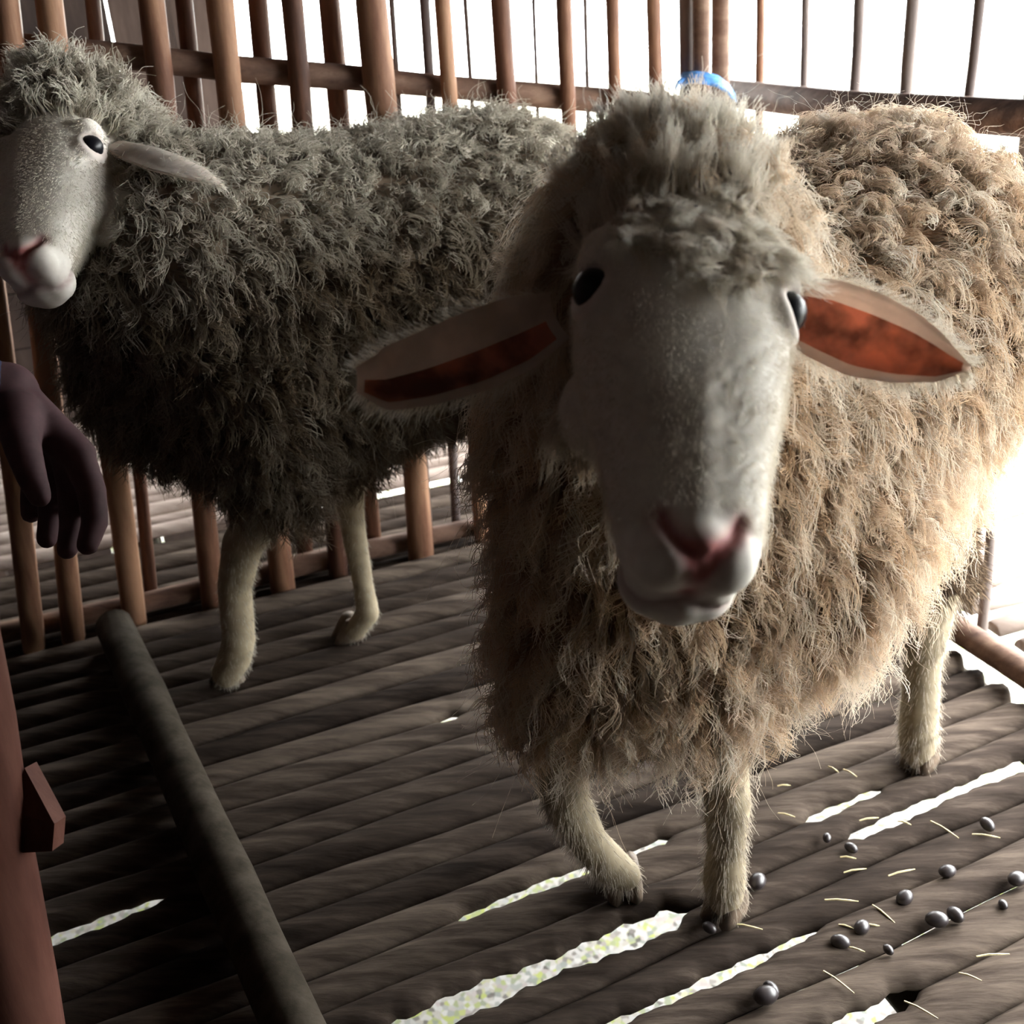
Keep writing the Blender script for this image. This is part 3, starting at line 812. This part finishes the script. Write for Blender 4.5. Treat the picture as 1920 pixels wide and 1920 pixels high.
    # fringe of fine hair along the ears' rims
    for ov, tip in ((ov1, P(1820, 690, 0.63)), (ov2, P(668, 712, 0.634))):
        m9 = ov.reshape(22, 9, 3)
        idx = RNG.integers(0, 21, 1500); jj = RNG.choice([0, 1, 2, 6, 7, 8], 1500)
        fr_ = RNG.random((1500, 1)); r = m9[idx, jj] * (1 - fr_) + m9[idx + 1, jj] * fr_
        d = unit(unit(m9[-1, 4] - m9[0, 4]) * 0.8 + unit(m9[idx, jj] - m9[idx, 4] + 1e-6) * 0.7 + FW * 0.35 + RNG.normal(0, 0.2, (1500, 3)))
        sets.append(locks(r, -np.tile(FW, (1500, 1)), d, 0.006 + 0.008 * RNG.random(1500), 1, 4, 0, 0, 1, 0, 0.00018, np.full(1500, 1.0), np.zeros(1500), 0.1, 0.1))
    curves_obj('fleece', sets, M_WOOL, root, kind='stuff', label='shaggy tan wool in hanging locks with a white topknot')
    return root
def nose_mask(t, a, n):
    eye_ = ((t - 0.345) * 0.25) ** 2 + (np.abs(a) - 0.0575) ** 2 + (n - 0.026) ** 2 < 0.0175 ** 2
    return ((t > 0.86) & (np.abs(a) < 0.024) & (n > -0.012)) | eye_

# ------------------------------------------------------------------ far sheep
def far_sheep():
    root = empty('sheep', (-0.25, 1.27, 0.0), label='far sheep in grey brown fleece standing along the back fence, head at left edge', cat='sheep')
    B = Body(); up = np.array([0, 0, 1.0])
    ch = P(345, 580, 1.20); mid = P(620, 570, 1.33); ru = P(930, 520, 1.46)
    B.chain('torso', [(ch + up * 0.05, 0.125), (mid + up * 0.05, 0.135), (ru + up * 0.055, 0.15)])
    B.chain('torso', [(ch - up * 0.05, 0.120), (mid - up * 0.045, 0.135), (ru - up * 0.03, 0.14)])
    B.chain('neck', [(P(300, 520, 1.18), 0.11), (P(205, 370, 1.17), 0.085), (P(135, 240, 1.14), 0.064)])
    hd = Head(P(112, 318, 1.075), P(62, 525, 0.99), math.radians(-14))
    hd.build(B)
    B.chain('thigh', [(P(440, 720, 1.22), 0.09), (P(530, 900, 1.29), 0.045)])
    B.chain('leg', [(P(530, 900, 1.29), 0.036), (P(455, 1020, 1.335), 0.026), (P(440, 1100, 1.365), 0.0225), (P(448, 1200, 1.40), 0.022), (P(440, 1235, 1.415), 0.0225), (P(425, 1262, 1.425), 0.020)])
    B.chain('thigh', [(P(600, 700, 1.36), 0.09), (P(660, 850, 1.41), 0.036)])
    B.chain('leg', [(P(660, 850, 1.41), 0.028), (P(655, 930, 1.43), 0.020), (P(662, 990, 1.445), 0.0175), (P(682, 1100, 1.475), 0.0145), (P(690, 1150, 1.49), 0.0165), (P(665, 1182, 1.505), 0.0155)])
    f1 = G(430, 1275); f2 = G(655, 1195)
    h1 = pen(-0.40, 0.29); h2 = pen(-0.40, 0.13)
    for h, off in ((h1, 0), (h2, 0)):
        B.chain('thigh', [(ru + (h - ru) * np.array([1, 1, 0]) * 0.6 - up * 0.06, 0.10), (h + U * 0.03 + up * 0.25, 0.05)])
        B.chain('leg', [(h + U * 0.03 + up * 0.25, 0.045), (h + U * 0.04 + up * 0.19, 0.027), (h + U * 0.01 + up * 0.1, 0.02), (h + up * 0.045, 0.022), (h + up * 0.02, 0.02)])
    me = B.fuse(0.0036, 5)
    body, co, no, tag, (t, a, n) = finish_body(me, B, hd, 'body', root, 'far')
    for sgn in (-1, 1):
        eyeball(hd.pt(0.345, sgn * 0.0555, 0.0255), 0.0128 * hd.k, hd.S * sgn, root)
    e1, ov1 = ear([P(225, 280, 1.085), P(275, 296, 1.06), P(325, 314, 1.045), P(375, 332, 1.04), P(418, 350, 1.04)],
        np.array([28, 44, 46, 34, 5]) * 1.05 / FPX, 0.35, root, 'whitish ear held out sideways', back=unit(GRAV + 0.02 * FW))
    q = hd.pt(0.16, -0.058, -0.02)
    e2, ov2 = ear([q, q - hd.S * 0.03, q - hd.S * 0.06 - hd.N * 0.005, q - hd.S * 0.085 - hd.N * 0.01 - np.array([0, 0, 0.01])],
        np.array([0.012, 0.019, 0.016, 0.002]), 0.5, root, 'whitish ear on the far side of the head', back=hd.N)
    fwd = -U
    for c in (f1, f2, h1, h2): hoof(c, fwd, root, 0.0155)
    tri = tri_arrays(me); sets = []
    w_t = np.isin(tag, ('torso', 'neck', 'thigh')).astype(float)
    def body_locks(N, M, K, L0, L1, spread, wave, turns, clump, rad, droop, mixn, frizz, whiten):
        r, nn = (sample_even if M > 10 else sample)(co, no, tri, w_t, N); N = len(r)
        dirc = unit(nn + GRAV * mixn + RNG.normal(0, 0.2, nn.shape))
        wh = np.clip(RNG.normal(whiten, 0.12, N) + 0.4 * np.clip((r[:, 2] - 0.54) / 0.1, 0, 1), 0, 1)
        soil_shade = np.clip(RNG.normal(0.10, 0.14, N) + 0.45 * np.clip((0.56 - r[:, 2]) / 0.22, 0, 1), 0, 0.8)  # some random dirt, plus shade painted into the lower wool
        return locks(r, nn, dirc, L0 + (L1 - L0) * RNG.random(N), M, K, spread, wave, turns, clump, rad, wh, soil_shade, droop, frizz)
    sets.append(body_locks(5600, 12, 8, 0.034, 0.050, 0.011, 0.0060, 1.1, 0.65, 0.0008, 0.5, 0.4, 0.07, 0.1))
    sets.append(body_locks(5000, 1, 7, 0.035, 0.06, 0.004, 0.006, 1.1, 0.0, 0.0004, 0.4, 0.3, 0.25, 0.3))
    top = (tag == 'head') & (t < 0.16) | ((tag == 'neck') & (t < 0.2) & (t > -0.3))
    r, nn = sample(co, no, tri, top.astype(float), 420)
    sets.append(locks(r, nn, unit(nn + np.array([0, 0, 0.3]) + RNG.normal(0, 0.2, nn.shape)), 0.022 + 0.018 * RNG.random(420), 12, 7, 0.009, 0.004, 0.8, 0.65, 0.0007,
                      np.clip(RNG.normal(0.75, 0.15, 420), 0, 1), np.zeros(420), 0.2, 0.06))
    def coat(w, N, L0, L1, comb, rad, wh, so):
        r, nn = sample(co, no, tri, w.astype(float), N)
        d = unit(nn * 0.55 + comb + RNG.normal(0, 0.16, nn.shape))
        return locks(r, nn, d, L0 + (L1 - L0) * RNG.random(N), 1, 4, 0.0, 0.0, 1, 0, rad, np.full(N, wh), np.clip(RNG.normal(so, 0.2, N), 0, 0.97) if so else np.zeros(N), 0.1, 0.08)
    sets.append(coat((tag == 'head') & (t > 0.02) & (t < 0.9) & ~nose_mask(t, a, n), 22000, 0.005, 0.009, hd.A * 0.9, 0.00026, 1.0, 0.0))
    sets.append(coat(tag == 'leg', 8000, 0.006, 0.012, GRAV * 1.1, 0.0003, 0.7, 0.40))
    for ov in (ov1, ov2):
        m9 = ov.reshape(22, 9, 3); K_ = 900
        idx = RNG.integers(0, 21, K_); jj = RNG.integers(0, 9, K_); r = m9[idx, jj]
        d = unit(unit(m9[-1, 4] - m9[0, 4]) * 0.9 + RNG.normal(0, 0.35, (K_, 3)))
        sets.append(locks(r, np.tile(UP, (K_, 1)), d, 0.006 + 0.008 * RNG.random(K_), 1, 4, 0, 0, 1, 0, 0.0003, np.full(K_, 1.0), np.zeros(K_), 0.1, 0.1))
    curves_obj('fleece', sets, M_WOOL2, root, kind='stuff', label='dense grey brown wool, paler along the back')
    return root
near_sheep()
far_sheep()

# ------------------------------------------------------------------ person at the left edge
def person():
    root = empty('person', (-0.95, 0.62, 0.0), label='person at the left edge, navy sleeve, dark hand hanging before the fence', cat='person')
    B = Body()
    wr = P(15, 735, 0.95); el = np.array([-0.70, 0.80, 0.60]); sh = np.array([-0.86, 0.70, 0.80])
    B.chain('arm', [(sh, 0.052), (el, 0.040), (wr, 0.027)])
    kn = [P(72, 815, 0.985), P(96, 826, 0.97), P(122, 838, 0.957), P(146, 852, 0.945)]
    for k_ in kn:
        B.chain('arm', [(wr, 0.022), (k_, 0.016)])
    fingers = [[(70, 875, .99), (62, 925, .985), (58, 962, .975)], [(98, 905, .975), (96, 968, .965), (88, 1010, .955)],
               [(134, 918, .955), (136, 985, .945), (126, 1030, .935)], [(172, 920, .938), (178, 978, .928), (164, 1022, .918)]]
    for k_, fg in zip(kn, fingers):
        ps = [k_] + [P(*q) for q in fg]
        B.chain('arm', list(zip(ps, (0.0145, 0.0128, 0.0115, 0.0095))))
    B.chain('arm', list(zip([P(35, 775, 0.93), P(42, 838, 0.905), P(58, 890, 0.895), P(74, 930, 0.893)], (0.021, 0.0155, 0.0128, 0.0100))))
    # trunk, legs and head, crouching outside the frame
    pel = np.array([-1.02, 0.50, 0.27]); chest = np.array([-0.99, 0.58, 0.70]); nk = np.array([-0.98, 0.62, 0.88])
    B.chain('arm', [(pel, 0.125), (np.array([-1.02, 0.53, 0.48]), 0.115), (chest, 0.13)])
    sh2 = np.array([-1.12, 0.52, 0.80])
    B.chain('arm', [(sh, 0.055), (chest + [0, 0, 0.08], 0.09), (sh2, 0.055), (np.array([-1.16, 0.66, 0.56]), 0.041), (np.array([-1.02, 0.80, 0.50]), 0.028)])
    B.chain('arm', [(np.array([-1.02, 0.80, 0.50]), 0.026), (np.array([-0.97, 0.86, 0.47]), 0.022)])
    for j in range(4):
        q = np.array([-0.99 + 0.018 * j, 0.85 - 0.012 * j, 0.475])
        B.chain('arm', [(q, 0.011), (q + [0.03, 0.04, -0.02], 0.0095), (q + [0.02, 0.05, -0.05], 0.008)])
    B.chain('arm', [(np.array([-1.0, 0.81, 0.50]), 0.013), (np.array([-0.96, 0.81, 0.47]), 0.010)])
    B.chain('arm', [(chest + [0, 0.01, 0.10], 0.065), (nk, 0.055), (nk + [0.01, 0.02, 0.06], 0.055)])
    hc = nk + np.array([0.02, 0.04, 0.16])
    fx = unit(np.array([0.75, 0.55, -0.25]))
    B.chain('head', [(hc, 0.085), (hc + fx * 0.03 - [0, 0, 0.05], 0.068), (hc + fx * 0.055 - [0, 0, 0.085], 0.045)])
    lat = unit(np.cross(fx, [0, 0, 1.0]))
    B.chain('head', [(hc + fx * 0.088 + [0, 0, 0.0], 0.010), (hc + fx * 0.108 - [0, 0, 0.035], 0.013)])
    B.chain('head', [(hc + fx * 0.094 - lat * 0.018 - [0, 0, 0.075], 0.010), (hc + fx * 0.094 + lat * 0.018 - [0, 0, 0.075], 0.010)])
    for q in (-1, 1):
        B.chain('head', [(hc + lat * q * 0.085 + [0, 0, 0.01], 0.014), (hc + lat * q * 0.084 - [0, 0, 0.02], 0.011)])
    legs = []
    for kx, fxp in ((np.array([-0.78, 0.50, 0.44]), np.array([-0.88, 0.48, 0.04])), (np.array([-0.98, 0.84, 0.36]), np.array([-1.04, 0.70, 0.04]))):
        hip = pel + unit(np.cross([0, 0, 1], kx - pel)) * 0.03
        legs.append([(hip, 0.085), (kx, 0.056), ((kx + fxp) / 2 - (kx - pel) * 0.06, 0.052), (fxp + [0, 0, 0.04], 0.036)])
        B.chain('arm', [(hip, 0.08), (kx, 0.05), (fxp + [0, 0, 0.04], 0.032)])
        B.chain('arm', [(fxp + [0, 0, -0.01], 0.03), (fxp + unit(np.array([kx[0] - fxp[0], kx[1] - fxp[1], 0])) * 0.15 + [0, 0, -0.016], 0.024)])
    def done(body, vox, name, mat, sm=4, **k):
        me = body.fuse(vox, sm)
        me.transform(Matrix.Translation(-Vector([float(c) for c in root_loc(root)])))
        me.polygons.foreach_set('use_smooth', [True] * len(me.polygons)); me.materials.clear(); me.materials.append(mat); me.name = name
        o = bpy.data.objects.new(name, me); COL.objects.link(o); o.parent = root; return set_props(o, **k)
    done(B, 0.0034, 'body', M_SKIN, 3)
    S = Body()
    cuff = el + (wr - el) * 0.90
    S.chain('c', [(chest + [0, 0, 0.07], 0.098), (sh, 0.066), (el, 0.052), (cuff, 0.037)])
    S.chain('c', [(chest + [0, 0, 0.07], 0.098), (sh2, 0.066), (np.array([-1.16, 0.66, 0.56]), 0.052), (np.array([-1.06, 0.76, 0.515]), 0.037)])
    S.chain('c', [(pel + [0, 0, 0.06], 0.138), (np.array([-1.02, 0.53, 0.48]), 0.130), (chest, 0.142)])
    done(S, 0.007, 'shirt', M_NAVY, label='navy long sleeved shirt')
    T = Body()
    for lg in legs: T.chain('c', lg)
    T.chain('c', [(pel, 0.137), (pel + [0, 0, 0.06], 0.134)])
    done(T, 0.008, 'trousers', M_BROWNCLOTH, label='dark brown trousers')
    Hh = Body()
    Hh.chain('c', [(hc + [0, 0, 0.02] - fx * 0.015, 0.090), (hc - fx * 0.03 - [0, 0, 0.02], 0.078)])
    done(Hh, 0.006, 'hair', M_BLACKHAIR)
    for q in (-1, 1):
        c = hc + fx * 0.076 + lat * q * 0.032 - np.array([0, 0, 0.012])
        mesh_obj('eye', SV * 0.012 + c, SF, M_EYE, root, origin=c)
person()

# ------------------------------------------------------------------ small things on the floor
def dropping_mesh():
    v = SV * np.array([0.0075, 0.0055, 0.005])
    me = bpy.data.meshes.new('dropping'); me.from_pydata(v.tolist(), [], SF)
    me.polygons.foreach_set('use_smooth', [True] * len(me.polygons)); me.materials.append(M_DROP); return me
DM = dropping_mesh()
DROP_LABELS = ['round dark dropping just to the right of the near front hoof', 'small dark dropping at the end of the short bright gap behind the front hoof',
    'dark dropping standing alone, second from the right edge of the slats', 'dark dropping in the middle of the scattered ones, above the close pair row',
    'dark dropping right of the lowest pair, midway down the scatter', 'dark dropping at the left end of the middle row of droppings',
    'large dark dropping, left one of the touching pair', 'dark dropping, right one of the touching pair',
    'dark dropping nearest the hind hoof, topmost of the scatter', 'dark dropping at the right edge of the picture',
    'largest dark dropping, lowest of all, beside the bright gap', 'tiny dark dropping, uppermost on the left of the scatter',
    'dark dropping leaning on the largest lowest one', 'tiny dark dropping below the touching pair',
    'tiny dark dropping just below the one at the right edge', 'dark dropping tucked under the near front hoof']
for i, (x, y, s) in enumerate([(1420, 1660, 1.5), (1595, 1595, 1.0), (1775, 1640, 1.25), (1695, 1690, 1.3), (1615, 1745, 1.25), (1575, 1772, 1.25), (1755, 1732, 1.5),
                               (1790, 1722, 1.3), (1850, 1552, 1.2), (1905, 1655, 1.4), (1435, 1875, 1.6), (1550, 1575, 0.8), (1445, 1862, 1.2), (1665, 1785, 0.8), (1880, 1700, 0.8), (1330, 1745, 1.0)]):
    o = bpy.data.objects.new('dropping', DM); COL.objects.link(o)
    g = G(x, y); o.location = Vector([float(g[0]), float(g[1]), 0.0040 * s]); o.scale = (s, s, s)
    o.rotation_euler = (random.uniform(-.2, .2), random.uniform(-.2, .2), random.uniform(0, 6.3))
    set_props(o, DROP_LABELS[i], 'dropping', 'sheep droppings scattered on the slats')
def straw_mesh():
    v, f = tube([(-0.014, 0, 0.0), (-0.004, 0.0003, 0.0012), (0.006, 0.0, 0.001), (0.014, 0.0002, 0)], [0.0008, 0.0010, 0.0009, 0.0005], 5)
    me = bpy.data.meshes.new('straw'); me.from_pydata([tuple(map(float, q)) for q in v], [], f); me.materials.append(M_STRAW); return me
SM = straw_mesh()
for i in range(26):
    x, y = (random.uniform(1380, 1915), random.uniform(1420, 1900)) if i < 21 else (random.uniform(700, 1100), random.uniform(1050, 1200))
    if x < 1450 and y < 1720: x += 180
    o = bpy.data.objects.new('straw', SM); COL.objects.link(o)
    g = G(x, y); o.location = Vector([float(g[0]), float(g[1]), 0.0022]); s = random.uniform(0.5, 1.2); o.scale = (s, 1, 1)
    o.rotation_euler = (0, 0, random.uniform(-1.1, 0.3))
    set_props(o, 'short pale piece of straw lying on the dark slats', 'straw', 'bits of straw on the slats')
